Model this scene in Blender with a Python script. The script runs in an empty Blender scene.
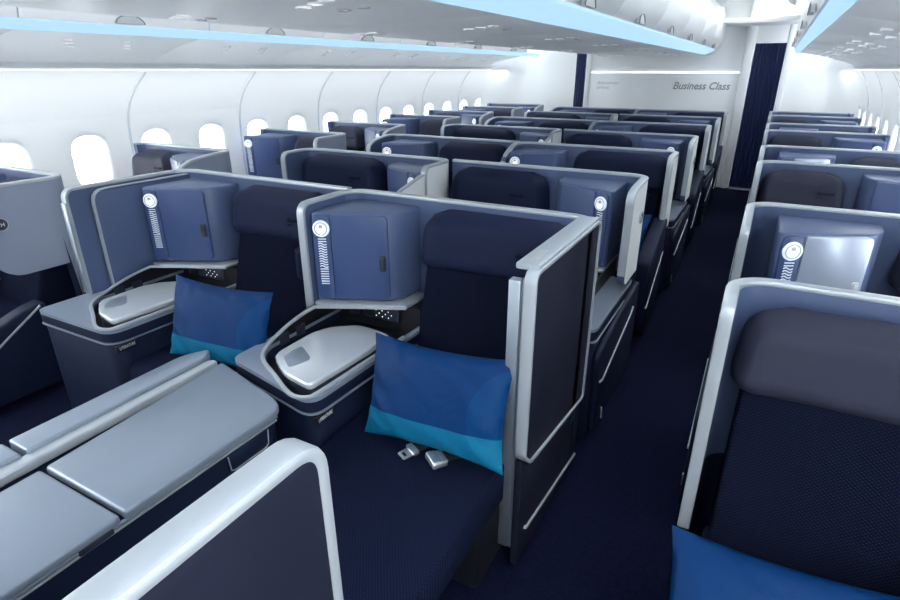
import bpy, bmesh, math, random
from mathutils import Vector, Matrix, noise

S = bpy.context.scene
COL = S.collection

# ------------------------------------------------------------------ camera
cam_d = bpy.data.cameras.new('camera')
cam = bpy.data.objects.new('camera', cam_d)
COL.objects.link(cam)
_th = math.atan(230 / 557.0); _yaw = math.atan(330 / 602.6)
_F = Vector((-math.sin(_yaw) * math.cos(_th), math.cos(_yaw) * math.cos(_th), -math.sin(_th)))
_R = Vector((math.cos(_yaw), math.sin(_yaw), 0)); _U = _R.cross(_F)
cam.matrix_world = Matrix(((_R.x, _U.x, -_F.x, 0), (_R.y, _U.y, -_F.y, 0), (_R.z, _U.z, -_F.z, 1.7), (0, 0, 0, 1)))
cam_d.sensor_width = 36; cam_d.lens = 557 / 900 * 36
cam_d.clip_start = 0.02; cam_d.clip_end = 200
S.camera = cam

# ------------------------------------------------------------------ world and lights
W = bpy.data.worlds.new('daylight'); S.world = W; W.use_nodes = True
W.node_tree.nodes['Background'].inputs[0].default_value = (0.93, 0.97, 1.0, 1)
W.node_tree.nodes['Background'].inputs[1].default_value = 15

def area(name, loc, size, power, color=(1, 1, 1), rot=(0, 0, 0), spread=180):
    d = bpy.data.lights.new(name, 'AREA'); d.shape = 'RECTANGLE'
    d.size, d.size_y = size; d.energy = power; d.color = color; d.spread = math.radians(spread)
    o = bpy.data.objects.new(name, d); COL.objects.link(o); o.location = loc; o.rotation_euler = rot
    return o
CX = -1.715                                   # cabin centre line
area('aisle_ceiling_light', (-0.42, 5.2, 2.50), (0.34, 8.6), 33, (0.95, 0.98, 1.0))
area('aisle_ceiling_light', (2 * CX + 0.42, 5.2, 2.50), (0.34, 8.6), 33, (0.95, 0.98, 1.0))
area('sidewall_light', (-4.10, 4.4, 1.688), (0.08, 10.2), 25, (0.96, 0.99, 1.0), (0, math.radians(12), 0))
area('sidewall_light', (2 * CX + 4.10, 4.4, 1.688), (0.08, 10.2), 25, (0.96, 0.99, 1.0), (0, math.radians(-12), 0))
area('galley_light', (-1.7, -1.0, 2.42), (3.6, 0.8), 5, (0.96, 0.98, 1.0), (math.radians(20), 0, 0))

S.view_settings.view_transform = 'Standard'
S.view_settings.look = 'None'
S.view_settings.exposure = 0.0
S.view_settings.gamma = 1.0
S.view_settings.use_curve_mapping = False

# ------------------------------------------------------------------ materials
def mat(name, col, rough=0.5, metal=0.0, emit=None, es=0.0, spec=0.5, coat=0.0, bump=None, var=None, sheen=0.0):
    m = bpy.data.materials.new(name); m.use_nodes = True
    nt = m.node_tree; b = nt.nodes['Principled BSDF']
    b.inputs['Base Color'].default_value = (*col, 1); b.inputs['Roughness'].default_value = rough
    b.inputs['Metallic'].default_value = metal; b.inputs['Specular IOR Level'].default_value = spec
    b.inputs['Coat Weight'].default_value = coat
    b.inputs['Sheen Weight'].default_value = sheen
    if emit: b.inputs['Emission Color'].default_value = (*emit, 1); b.inputs['Emission Strength'].default_value = es
    tc = nt.nodes.new('ShaderNodeTexCoord')
    if var:                                    # slight colour variation (scale, amount)
        n = nt.nodes.new('ShaderNodeTexNoise'); n.inputs['Scale'].default_value = var[0]; n.inputs['Detail'].default_value = 4
        nt.links.new(tc.outputs['Object'], n.inputs['Vector'])
        mx = nt.nodes.new('ShaderNodeMix'); mx.data_type = 'RGBA'
        mx.inputs[6].default_value = (*[c * (1 - var[1]) for c in col], 1)
        mx.inputs[7].default_value = (*[min(1, c * (1 + var[1])) for c in col], 1)
        nt.links.new(n.outputs['Fac'], mx.inputs[0]); nt.links.new(mx.outputs[2], b.inputs['Base Color'])
    if bump:                                   # (scale, strength)
        n = nt.nodes.new('ShaderNodeTexNoise'); n.inputs['Scale'].default_value = bump[0]; n.inputs['Detail'].default_value = 5
        nt.links.new(tc.outputs['Object'], n.inputs['Vector'])
        bp = nt.nodes.new('ShaderNodeBump'); bp.inputs['Strength'].default_value = bump[1]; bp.inputs['Distance'].default_value = 0.004
        nt.links.new(n.outputs['Fac'], bp.inputs['Height']); nt.links.new(bp.outputs[0], b.inputs['Normal'])
    return m

def math_node(nt, op, a, b=None):
    n = nt.nodes.new('ShaderNodeMath'); n.operation = op
    for i, v in enumerate((a, b)):
        if v is None: continue
        if isinstance(v, (int, float)): n.inputs[i].default_value = v
        else: nt.links.new(v, n.inputs[i])
    return n.outputs[0]

def dotted(name, base, dot, px, py, thr, rough=0.9, axes=('X', 'Z'), bump=0.3):
    """woven cloth: rows of small dots, every other row shifted"""
    m = mat(name, base, rough, spec=0.05); nt = m.node_tree; b = nt.nodes['Principled BSDF']
    tc = nt.nodes.new('ShaderNodeTexCoord'); sp = nt.nodes.new('ShaderNodeSeparateXYZ')
    nt.links.new(tc.outputs['Object'], sp.inputs[0])
    u, v = sp.outputs[axes[0]], sp.outputs[axes[1]]
    a = math_node(nt, 'ADD', math_node(nt, 'MULTIPLY', u, math.pi / px), math_node(nt, 'MULTIPLY', v, math.pi / py))
    c = math_node(nt, 'SUBTRACT', math_node(nt, 'MULTIPLY', u, math.pi / px), math_node(nt, 'MULTIPLY', v, math.pi / py))
    h = math_node(nt, 'MULTIPLY', math_node(nt, 'SINE', a), math_node(nt, 'SINE', c))
    h = math_node(nt, 'ABSOLUTE', h)
    ramp = nt.nodes.new('ShaderNodeMapRange'); ramp.inputs[1].default_value = thr; ramp.inputs[2].default_value = 1.0
    nt.links.new(h, ramp.inputs[0])
    mx = nt.nodes.new('ShaderNodeMix'); mx.data_type = 'RGBA'
    mx.inputs[6].default_value = (*base, 1); mx.inputs[7].default_value = (*dot, 1)
    nt.links.new(ramp.outputs[0], mx.inputs[0]); nt.links.new(mx.outputs[2], b.inputs['Base Color'])
    bp = nt.nodes.new('ShaderNodeBump'); bp.inputs['Strength'].default_value = bump; bp.inputs['Distance'].default_value = 0.002
    nt.links.new(h, bp.inputs['Height']); nt.links.new(bp.outputs[0], b.inputs['Normal'])
    return m

M = {}
M['slate'] = mat('slate_blue_shell', (0.066, 0.096, 0.19), 0.42, var=(3, 0.05), bump=(400, 0.05))
M['outer_shaded'] = mat('shaded_grey_shell', (0.20, 0.23, 0.31), 0.38, var=(4, 0.03))  # light grey shell with shade put into its colour, for window-side pods
M['outer'] = mat('light_grey_shell', (0.84, 0.86, 0.86), 0.35, var=(4, 0.02))
M['rim'] = mat('silver_rim', (0.39, 0.43, 0.47), 0.38, 0.4)
M['chrome'] = mat('brushed_silver', (0.42, 0.48, 0.54), 0.3, 0.85)
M['cabinet'] = mat('navy_satin', (0.034, 0.062, 0.165), 0.38, var=(5, 0.04))
M['door_light'] = mat('pale_satin_door', (0.33, 0.37, 0.46), 0.3, 0.35)
M['headrest'] = mat('dark_navy_leather', (0.009, 0.014, 0.040), 0.6, spec=0.1, bump=(260, 0.2))
M['headrest_lit'] = mat('lit_navy_leather', (0.026, 0.029, 0.050), 0.6, spec=0.15, bump=(260, 0.2))  # same navy leather, lit look of the side seats put into its colour
M['back'] = dotted('navy_woven_back', (0.0025, 0.004, 0.012), (0.016, 0.021, 0.052), 0.0125, 0.009, 0.62)
M['cushion'] = dotted('navy_woven_cushion', (0.003, 0.005, 0.016), (0.010, 0.016, 0.045), 0.010, 0.014, 0.4, axes=('X', 'Y'))
M['panel'] = mat('dark_navy_panel', (0.009, 0.011, 0.024), 0.6, spec=0.15, bump=(200, 0.06))
M['body'] = mat('dark_navy_body', (0.007, 0.012, 0.032), 0.5, spec=0.2, var=(3, 0.08))
M['black'] = mat('black_recess', (0.004, 0.005, 0.009), 0.5)
M['grey_top'] = mat('console_grey', (0.22, 0.265, 0.33), 0.34, 0.3, var=(5, 0.03))
M['lid'] = mat('pearl_lid', (0.58, 0.62, 0.66), 0.24, 0.45)
M['plastic'] = mat('dark_plastic', (0.02, 0.024, 0.04), 0.35)
M['lamp'] = mat('lamp_glow', (0.8, 0.85, 0.9), 0.3, emit=(0.85, 0.93, 1.0), es=0.30)
M['lampcore'] = mat('lamp_core', (1, 1, 1), 0.3, emit=(1, 0.98, 0.92), es=4)
M['louvre'] = mat('lit_louvre', (0.7, 0.76, 0.82), 0.3, emit=(0.8, 0.9, 1), es=0.12)
M['key'] = mat('lit_keys', (0.9, 0.9, 0.9), 0.4, emit=(0.9, 0.95, 1), es=0.9)
M['ink'] = mat('navy_print', (0.001, 0.001, 0.004), 0.8, spec=0.0)
M['white_ink'] = mat('white_print', (0.75, 0.78, 0.8), 0.5)
M['wall'] = mat('sidewall_white', (0.90, 0.92, 0.93), 0.5)
M['bin'] = mat('bin_white', (0.80, 0.82, 0.84), 0.33, bump=(60, 0.02))
M['under'] = mat('bin_underside', (0.94, 0.95, 0.96), 0.4)
M['ceil'] = mat('ceiling_white', (0.82, 0.84, 0.85), 0.5)
M['joint'] = mat('sidewall_joint', (0.60, 0.64, 0.67), 0.6)
M['seam'] = mat('panel_joint', (0.16, 0.18, 0.2), 0.6)
M['blue_led'] = mat('blue_light_strip', (0.05, 0.09, 0.15), 0.5, emit=(0.48, 0.75, 1.0), es=1.0)
M['warm_led'] = mat('white_light_strip', (1, 1, 1), 0.4, emit=(1, 0.99, 0.95), es=1.1)
M['handle'] = mat('bin_latch_grey', (0.42, 0.44, 0.46), 0.35, 0.3)
M['curtain'] = mat('navy_curtain', (0.007, 0.018, 0.065), 0.8)
M['text_grey'] = mat('grey_lettering', (0.30, 0.31, 0.33), 0.5)
M['text_pale'] = mat('pale_lettering', (0.52, 0.53, 0.55), 0.5)
M['belt_metal'] = mat('belt_metal', (0.70, 0.72, 0.74), 0.28, 0.85)
M['webbing'] = mat('belt_webbing', (0.008, 0.010, 0.02), 0.8)
g = bpy.data.materials.new('window_glass'); g.use_nodes = True; gt = g.node_tree; gt.nodes.clear()
go = gt.nodes.new('ShaderNodeOutputMaterial'); gm = gt.nodes.new('ShaderNodeMixShader'); gm.inputs[0].default_value = 0.06
gtr = gt.nodes.new('ShaderNodeBsdfTransparent'); gtr.inputs[0].default_value = (0.97, 0.99, 1, 1)
ggl = gt.nodes.new('ShaderNodeBsdfGlossy'); ggl.inputs['Roughness'].default_value = 0.05
gt.links.new(gtr.outputs[0], gm.inputs[1]); gt.links.new(ggl.outputs[0], gm.inputs[2]); gt.links.new(gm.outputs[0], go.inputs[0]); M['glass'] = g

# carpet
cm = mat('navy_carpet', (0.004, 0.008, 0.03), 0.95, spec=0.1); nt = cm.node_tree; b = nt.nodes['Principled BSDF']
tc = nt.nodes.new('ShaderNodeTexCoord'); br = nt.nodes.new('ShaderNodeTexBrick'); br.inputs['Scale'].default_value = 1.0
br.inputs['Color1'].default_value = (0.0065, 0.012, 0.048, 1); br.inputs['Color2'].default_value = (0.0025, 0.005, 0.021, 1)
br.inputs['Mortar'].default_value = (0.002, 0.003, 0.012, 1); br.inputs['Mortar Size'].default_value = 0.0012
br.inputs['Brick Width'].default_value = 0.011; br.inputs['Row Height'].default_value = 0.006
nt.links.new(tc.outputs['Object'], br.inputs['Vector']); nt.links.new(br.outputs['Color'], b.inputs['Base Color'])
bp = nt.nodes.new('ShaderNodeBump'); bp.inputs['Strength'].default_value = 0.5; bp.inputs['Distance'].default_value = 0.003
nt.links.new(br.outputs['Fac'], bp.inputs['Height']); nt.links.new(bp.outputs[0], b.inputs['Normal'])
M['carpet'] = cm

# pillow cloth: royal blue with a turquoise band and a lighter arc (object coordinates, x across, z up)
pm = mat('pillow_cloth', (0.0, 0.08, 0.3), 0.55, spec=0.12); nt = pm.node_tree; b = nt.nodes['Principled BSDF']
tc = nt.nodes.new('ShaderNodeTexCoord'); sp = nt.nodes.new('ShaderNodeSeparateXYZ'); nt.links.new(tc.outputs['Object'], sp.inputs[0])
band = math_node(nt, 'LESS_THAN', sp.outputs['Z'], -0.075)
dx = math_node(nt, 'SUBTRACT', sp.outputs['X'], 0.345); dz = math_node(nt, 'SUBTRACT', sp.outputs['Z'], -0.02)
rr = math_node(nt, 'SQRT', math_node(nt, 'ADD', math_node(nt, 'MULTIPLY', dx, dx), math_node(nt, 'MULTIPLY', dz, dz)))
arc = math_node(nt, 'LESS_THAN', rr, 0.19)
def mixc(f, a, bb):
    n = nt.nodes.new('ShaderNodeMix'); n.data_type = 'RGBA'; nt.links.new(f, n.inputs[0])
    for i, v in ((6, a), (7, bb)):
        if isinstance(v, tuple): n.inputs[i].default_value = (*v, 1)
        else: nt.links.new(v, n.inputs[i])
    return n.outputs[2]
top = mixc(arc, (0.0, 0.024, 0.100), (0.0, 0.034, 0.125)); bot = mixc(arc, (0.003, 0.105, 0.21), (0.004, 0.12, 0.23))
nt.links.new(mixc(band, top, bot), b.inputs['Base Color'])
n = nt.nodes.new('ShaderNodeTexNoise'); n.inputs['Scale'].default_value = 7; n.inputs['Detail'].default_value = 3; n.inputs['Distortion'].default_value = 0.6
nt.links.new(tc.outputs['Object'], n.inputs['Vector'])
bp = nt.nodes.new('ShaderNodeBump'); bp.inputs['Strength'].default_value = 0.5; bp.inputs['Distance'].default_value = 0.02
nt.links.new(n.outputs['Fac'], bp.inputs['Height']); nt.links.new(bp.outputs[0], b.inputs['Normal'])
M['pillow'] = pm

# ------------------------------------------------------------------ mesh helpers
def tag(o, label=None, cat=None, group=None, kind=None):
    if label: o['label'] = label
    if cat: o['category'] = cat
    if group: o['group'] = group
    if kind: o['kind'] = kind
    return o

def link(name, bm, mats, parent=None, smooth=True, flip=1, angle=35):
    if flip < 0:
        for v in bm.verts: v.co.x = -v.co.x
        bmesh.ops.reverse_faces(bm, faces=bm.faces)
    bm.normal_update()
    me = bpy.data.meshes.new(name); bm.to_mesh(me); bm.free()
    if not isinstance(mats, (list, tuple)): mats = [mats]
    for m in mats: me.materials.append(m)
    if smooth:
        for p in me.polygons: p.use_smooth = True
        me.set_sharp_from_angle(angle=math.radians(angle))
    o = bpy.data.objects.new(name, me); COL.objects.link(o)
    if parent: o.parent = parent
    return o

def empty(name, loc=(0, 0, 0), rz=0):
    o = bpy.data.objects.new(name, None); COL.objects.link(o); o.location = loc; o.rotation_euler.z = rz
    o.empty_display_size = 0.1
    return o

def bevel(bm, r, seg=2, ang=25, edges=None):
    if r <= 0: return
    bm.normal_update()
    if edges is None:
        edges = [e for e in bm.edges if len(e.link_faces) == 2 and e.calc_face_angle(0) > math.radians(ang)]
    bmesh.ops.bevel(bm, geom=edges, offset=r, segments=seg, profile=0.5, affect='EDGES', clamp_overlap=True)

def box(x0, x1, y0, y1, z0, z1, r=0.0, seg=2, bm=None, mi=0):
    b = bmesh.new(); bmesh.ops.create_cube(b, size=1)
    for v in b.verts:
        v.co = Vector(((x0 + x1) / 2 + v.co.x * (x1 - x0), (y0 + y1) / 2 + v.co.y * (y1 - y0), (z0 + z1) / 2 + v.co.z * (z1 - z0)))
    bevel(b, r, seg)
    for f in b.faces: f.material_index = mi
    return merge(bm, b)

def merge(bm, b):
    if bm is None: return b
    me = bpy.data.meshes.new('tmp'); b.to_mesh(me); b.free(); bm.from_mesh(me); bpy.data.meshes.remove(me)
    return bm

def rounded(pts, rad, n=5):
    """round the corners of a closed 2-D polygon; rad: number or list"""
    out = []; N = len(pts)
    for i, p in enumerate(pts):
        r = rad[i] if isinstance(rad, (list, tuple)) else rad
        a = Vector(pts[i - 1]); c = Vector(pts[(i + 1) % N]); p = Vector(p)
        if r <= 0: out.append(p); continue
        da = (a - p); dc = (c - p); r = min(r, da.length * .49, dc.length * .49)
        a1 = p + da.normalized() * r; c1 = p + dc.normalized() * r
        for k in range(n + 1):
            t = k / n
            out.append(a1 * (1 - t) ** 2 + p * 2 * t * (1 - t) + c1 * t * t)
    return out

def prism(pts, axis, a, b_, r=0.0, seg=2, bm=None, mi=0, ang=35):
    """extrude a polygon along an axis: 'x' -> pts are (y,z), 'y' -> (x,z), 'z' -> (x,y)"""
    b = bmesh.new()
    f3 = {'x': lambda p, t: (t, p[0], p[1]), 'y': lambda p, t: (p[0], t, p[1]), 'z': lambda p, t: (p[0], p[1], t)}[axis]
    lo = [b.verts.new(f3(p, a)) for p in pts]; hi = [b.verts.new(f3(p, b_)) for p in pts]
    n = len(pts)
    f0 = b.faces.new(lo); f1 = b.faces.new(hi[::-1])
    for i in range(n): b.faces.new((lo[i], hi[i], hi[(i + 1) % n], lo[(i + 1) % n]))
    bmesh.ops.recalc_face_normals(b, faces=b.faces)
    if r > 0:
        es = list(f0.edges) + list(f1.edges)
        bevel(b, r, seg, edges=es)
    for f in b.faces: f.material_index = mi
    return merge(bm, b)

def sweep(path, width_dirs, w, h, bm=None, mi=0, closed=False, nround=2):
    """a bar of rounded rectangular section along a 3-D path; width_dirs: the section's width direction at each point"""
    b = bmesh.new(); P = [Vector(p) for p in path]; n = len(P); rings = []
    sec = rounded([(-w / 2, -h / 2), (w / 2, -h / 2), (w / 2, h / 2), (-w / 2, h / 2)], min(w, h) * 0.35, nround)
    for i in range(n):
        if closed: t = (P[(i + 1) % n] - P[i - 1])
        else: t = P[min(i + 1, n - 1)] - P[max(i - 1, 0)]
        t.normalize(); wd = Vector(width_dirs[i] if isinstance(width_dirs, list) else width_dirs)
        wd = (wd - t * wd.dot(t)).normalized(); hd = t.cross(wd)
        rings.append([b.verts.new(P[i] + wd * s[0] + hd * s[1]) for s in sec])
    m = len(sec)
    for i in range(n if closed else n - 1):
        A = rings[i]; B = rings[(i + 1) % n]
        for k in range(m): b.faces.new((A[k], A[(k + 1) % m], B[(k + 1) % m], B[k]))
    if not closed: b.faces.new(rings[0][::-1]); b.faces.new(rings[-1])
    bmesh.ops.recalc_face_normals(b, faces=b.faces)
    for f in b.faces: f.material_index = mi
    return merge(bm, b)

def disc(c, axis, r, t, n=24, bm=None, mi=0, bev=0.0):
    b = bmesh.new(); bmesh.ops.create_cone(b, cap_ends=True, segments=n, radius1=r, radius2=r, depth=t)
    if bev: bevel(b, bev, 2)
    q = Vector((0, 0, 1)).rotation_difference(Vector(axis))
    for v in b.verts: v.co = q @ v.co + Vector(c)
    for f in b.faces: f.material_index = mi
    return merge(bm, b)

def text_bm(body, size, depth=0.0006, shear=0.0):
    cu = bpy.data.curves.new('t', 'FONT'); cu.body = body; cu.size = size; cu.extrude = depth; cu.shear = shear; cu.offset = .0 if size < .1 else .0025
    cu.resolution_u = 3
    o = bpy.data.objects.new('t', cu); COL.objects.link(o)
    dg = bpy.context.evaluated_depsgraph_get(); me = bpy.data.meshes.new_from_object(o.evaluated_get(dg))
    bm = bmesh.new(); bm.from_mesh(me); bpy.data.objects.remove(o); bpy.data.curves.remove(cu); bpy.data.meshes.remove(me)
    return bm

def xform(bm, right, up, origin):
    r = Vector(right).normalized(); u = Vector(up).normalized(); n = r.cross(u)
    for v in bm.verts: v.co = Vector(origin) + r * v.co.x + u * v.co.y + n * v.co.z
    return bm

# ------------------------------------------------------------------ the cabin: floor, walls, windows, ceiling
XL, XR = -4.40, 2 * CX + 4.40
YF, YB = -1.5, 9.75                              # front end behind the camera, rear bulkhead
tag(link('floor', box(XL - .1, XR + .1, YF, YB + 1.2, -0.1, 0), M['carpet'], smooth=False), kind='structure')

PROF = [(0.0, -0.22), (0.25, -0.08), (0.55, -0.005), (0.85, 0.02), (1.1, 0.02), (1.35, 0.0), (1.5, -0.035), (1.62, -0.085), (1.74, -0.16)]
def wx(z):                                       # how far the sidewall stands out at height z
    for (a, u), (b, v) in zip(PROF, PROF[1:]):
        if z <= b: t = (z - a) / (b - a); t = max(0, min(1, t)); return u + (v - u) * t
    return PROF[-1][1]
WIN0, WP = 1.91, 0.553                           # first window centre and the pitch
WZ = (0.87, 1.245)
def sidewall(side, name):
    s = -1 if side == 'left' else 1
    X = (XL if s < 0 else XR)
    bm = bmesh.new()
    def V(y, z, off=0): return bm.verts.new((X + s * (wx(z) + off), y, z))
    y0 = WIN0 - WP * 6.5; nb = 21
    wins = []
    def quad(a, b, c, d, sm=True):
        f = bm.faces.new((a, b, c, d) if s > 0 else (d, c, b, a)); return f
    zs_lo = [0, .12, .25, .4, .55, .7, .78]; zs_hi = [1.37, 1.45, 1.52, 1.58, 1.64, 1.69, 1.74, 1.82]
    for i in range(nb):
        a = y0 + i * WP; b = a + WP; c = (a + b) / 2
        ny = 6
        ys = [a + WP * k / ny for k in range(ny + 1)]
        for zs in (zs_lo, zs_hi):
            for z1, z2 in zip(zs, zs[1:]):
                for p, q in zip(ys, ys[1:]):
                    quad(V(p, z1), V(p, z2), V(q, z2), V(q, z1))
        hole = rounded([(c - .125, WZ[0]), (c + .125, WZ[0]), (c + .125, WZ[1]), (c - .125, WZ[1])], .115, 6)
        # outer boundary at the same angle
        cz = (WZ[0] + WZ[1]) / 2
        def proj(p):
            dy, dz = p[0] - c, p[1] - cz
            ts = []
            if abs(dy) > 1e-9: ts.append((WP / 2) / abs(dy))
            if abs(dz) > 1e-9: ts.append(((1.37 - cz) if dz > 0 else (cz - .78)) / abs(dz))
            t = min(ts); return (c + dy * t, cz + dz * t)
        corners = [(a, .78), (b, .78), (b, 1.37), (a, 1.37)]
        pts = [Vector(p) for p in hole]
        # add rays through the corners
        def ang(p): return math.atan2(p[1] - cz, p[0] - c)
        extra = []
        for q in corners:
            aq = ang(q); best = min(range(len(pts)), key=lambda k: abs(((ang(pts[k]) - aq + math.pi) % (2 * math.pi)) - math.pi))
            extra.append((best, q))
        outer = [Vector(proj(p)) for p in pts]
        for k, q in extra: outer[k] = Vector(q)
        n = len(pts); rings = []
        for t, off in ((0, 0), (.5, 0), (.82, 0), (.93, .006), (1.0, .02)):
            rings.append([V(*(outer[k] * (1 - t) + pts[k] * t), off) for k in range(n)])
        inn = [Vector((c + (p[0] - c) * .93, cz + (p[1] - cz) * .95)) for p in pts]
        rings.append([V(*inn[k], .07) for k in range(n)])
        rings.append([V(*inn[k], .12) for k in range(n)])
        for A, B in zip(rings, rings[1:]):
            for k in range(n):
                f = bm.faces.new((A[k], A[(k + 1) % n], B[(k + 1) % n], B[k]))
        wins.append((c, inn))
    bmesh.ops.remove_doubles(bm, verts=bm.verts, dist=0.0005)
    bmesh.ops.recalc_face_normals(bm, faces=bm.faces)
    w = tag(link(name, bm, M['wall'], angle=50), kind='structure')
    for i, (c, inn) in enumerate(wins):
        if not (1.0 < c < 9.4): continue
        b = bmesh.new()
        A = [b.verts.new((X + s * (wx(p[1]) + .10), p[0], p[1])) for p in inn]
        B = [b.verts.new((X + s * (wx(p[1]) + .108), p[0], p[1])) for p in inn]
        n = len(A); b.faces.new(A); b.faces.new(B[::-1])
        for k in range(n): b.faces.new((A[k], B[k], B[(k + 1) % n], A[(k + 1) % n]))
        bmesh.ops.recalc_face_normals(b, faces=b.faces)
        global wn
        wn += 1
        tag(link('window_%d' % wn, b, M['glass']), kind='structure')
    return w
wn = 0
sidewall('left', 'wall_left'); sidewall('right', 'wall_right')

# curved joints between sidewall panels (every second bay)
tn = 0
for s, X in ((-1, XL), (1, XR)):
    for y in [2.79 + 1.106 * k for k in range(-3, 7)]:
        path = []; wd = []
        for k in range(15):
            z = 0.3 + k * (1.685 - 0.3) / 14
            lean = 0.14 * max(0, (z - 1.3) / 0.385) ** 2
            path.append((X + s * (wx(z) - 0.002), y + lean, z)); wd.append((0, 1, 0))
        tn += 1
        tag(link('trim_%d' % tn, sweep(path, wd, 0.018, 0.008), M['joint']), kind='structure')

# ceiling, aisle coves
def strip_surface(prof, y0, y1, ny, bm=None, mi=0, flipf=False):
    b = bmesh.new(); cols = []
    for k in range(ny + 1):
        y = y0 + (y1 - y0) * k / ny
        cols.append([b.verts.new((p[0], y, p[1])) for p in prof])
    for A, B in zip(cols, cols[1:]):
        for k in range(len(prof) - 1):
            f = b.faces.new((A[k], A[k + 1], B[k + 1], B[k])); f.material_index = mi
            if flipf: f.normal_flip()
    return merge(bm, b)
def thick(prof, y0, y1, t, up=(0, 1), r=0.0, bm=None, mi=0):
    pts = [Vector(p) for p in prof]; back = [Vector((p[0] + up[0] * t, p[1] + up[1] * t)) for p in prof][::-1]
    return prism(pts + back, 'y', y0, y1, r, bm=bm, mi=mi)
cprof = [(-0.95, 2.52), (-0.86, 2.44), (-0.80, 2.46), (-0.72, 2.56), (-0.58, 2.62), (-0.26, 2.62), (-0.12, 2.56), (-0.04, 2.46), (0.02, 2.44), (0.10, 2.52)]
ce = thick(cprof, YF, YB - .9, 0.05)
thick([(2 * CX - p[0], p[1]) for p in cprof][::-1], YF, YB - .9, 0.05, bm=ce)
box(XL, XR, YF, YB, 2.68, 2.72, bm=ce); box(-1.2, -.9, YF, YB, 2.50, 2.55, bm=ce); 
tag(link('ceiling', ce, M['ceil']), kind='structure')
# transverse ceiling soffit over the rear doorway of each aisle
sf = thick([(-0.98, 2.30), (-0.80, 2.28), (-0.60, 2.27), (-0.2, 2.27), (0.02, 2.28), (0.2, 2.3)], YB - .72, YB - .02, 0.06, r=.01)
tag(link('trim_%d' % (tn + 1), sf, M['ceil']), kind='structure')
sf = thick([(2 * CX + 0.98, 2.30), (2 * CX + 0.60, 2.27), (2 * CX - 0.2, 2.3)], YB - .72, YB - .02, 0.06, r=.01)
tag(link('trim_%d' % (tn + 2), sf, M['ceil']), kind='structure'); tn += 2
# front wall behind the camera
tag(link('wall_front', box(XL - .2, XR + .2, YF - .05, YF, 0, 2.72), M['wall'], smooth=False), kind='structure')

# ------------------------------------------------------------------ rear bulkhead
def bulk(x0, x1, z0, z1, y0=YB, y1=YB + .05, name='wall_rear', m='wall', r=0.0):
    return tag(link(name, box(x0, x1, y0, y1, z0, z1, r), M[m]), kind='structure')
bulk(-2.70, -0.50, 0, 1.655, YB - .05, YB, 'wall_back', r=.004)                 # lower centre panel
bulk(-2.70, -0.50, 1.672, 2.7, YB - .02, YB + .03, 'wall_back')                  # upper centre panel
tag(link('trim_%d' % (tn + 1), box(-2.70, -0.50, YB - .045, YB - .021, 1.656, 1.671), M['warm_led'], smooth=False), kind='structure')
bulk(-0.50, -0.37, 0, 2.7, YB - .12, YB + .03, 'trim_%d' % (tn + 2), 'bin', .03)  # door posts
bulk(-2.78, -2.70, 0, 2.7, YB - .08, YB + .03, 'trim_%d' % (tn + 3), 'bin', .02)
bulk(0.02, 0.10, 0, 2.7, YB - .08, YB + .03, 'trim_%d' % (tn + 4), 'bin', .02)
bulk(-0.38, 0.03, 2.05, 2.7, YB - .06, YB + .03, 'trim_%d' % (tn + 5), 'bin', .01)  # door head
bulk(-3.0, -2.77, 1.96, 2.7, YB - .06, YB + .03, 'trim_%d' % (tn + 6), 'bin', .01)
bulk(-0.37, 0.02, 0, 0.018, YB - .14, YB - .05, 'trim_%d' % (tn + 7), 'chrome', .004)  # threshold
tn += 7
def side_bulk(s):
    # the class divider of the side seats: follows the sidewall, curves forward into it
    X = XL if s < 0 else XR
    a = -2.96 if s < 0 else 0.10
    bm = bmesh.new(); layers = []
    for off in (0, .03):
        rows = []
        for z in (0, .4, .8, 1.2, 1.5, 1.7, 1.8, 2.0, 2.7):
            xe = X + s * (wx(min(z, 1.74)) + .02)
            rows.append([bm.verts.new((a + (xe - a) * k / 12, YB - 0.04 + off - max(0, (k / 12 - .55) / .45) ** 2.2 * 0.55, z)) for k in range(13)])
        layers.append(rows)
    for li, rows in enumerate(layers):
        for A, B in zip(rows, rows[1:]):
            for k in range(12): bm.faces.new((A[k], A[k + 1], B[k + 1], B[k]))
    A, B = layers
    for i in range(len(A) - 1):
        for k in (0, 12): bm.faces.new((A[i][k], A[i + 1][k], B[i + 1][k], B[i][k]))
    for i in (0, -1):
        for k in range(12): bm.faces.new((A[i][k], A[i][k + 1], B[i][k + 1], B[i][k]))
    bmesh.ops.recalc_face_normals(bm, faces=bm.faces)
    tag(link('wall_rear_left' if s < 0 else 'wall_rear_right', bm, M['wall'], angle=60), kind='structure')
side_bulk(-1); side_bulk(1)

def curtain(x0, x1, z0, z1, y, label):
    b = bmesh.new(); n = 90; nz = 12; rows = []
    for j in range(nz + 1):
        z = z0 + (z1 - z0) * j / nz; row = []
        for i in range(n + 1):
            u = i / n; amp = 0.016 * (0.6 + 0.4 * (1 - j / nz))
            row.append(b.verts.new((x0 + (x1 - x0) * u, y + amp * math.sin(u * (x1 - x0) / 0.042 * 2 * math.pi + .4 * math.sin(3 * j / nz)), z)))
        rows.append(row)
    for A, B in zip(rows, rows[1:]):
        for i in range(n): b.faces.new((A[i], A[i + 1], B[i + 1], B[i]))
    bmesh.ops.solidify(b, geom=b.faces[:], thickness=0.004)
    o = link('doorway_curtain', b, M['curtain'], angle=80)
    tag(o, label, 'curtain', 'navy curtains of the rear doorways')
curtain(-0.44, 0.08, 0.004, 2.12, YB + .07, 'pleated navy curtain closing the doorway at the end of the right aisle')
curtain(-3.02, -2.72, 0.004, 2.0, YB + .07, 'narrow strip of navy curtain at the far end of the left aisle')

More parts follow.
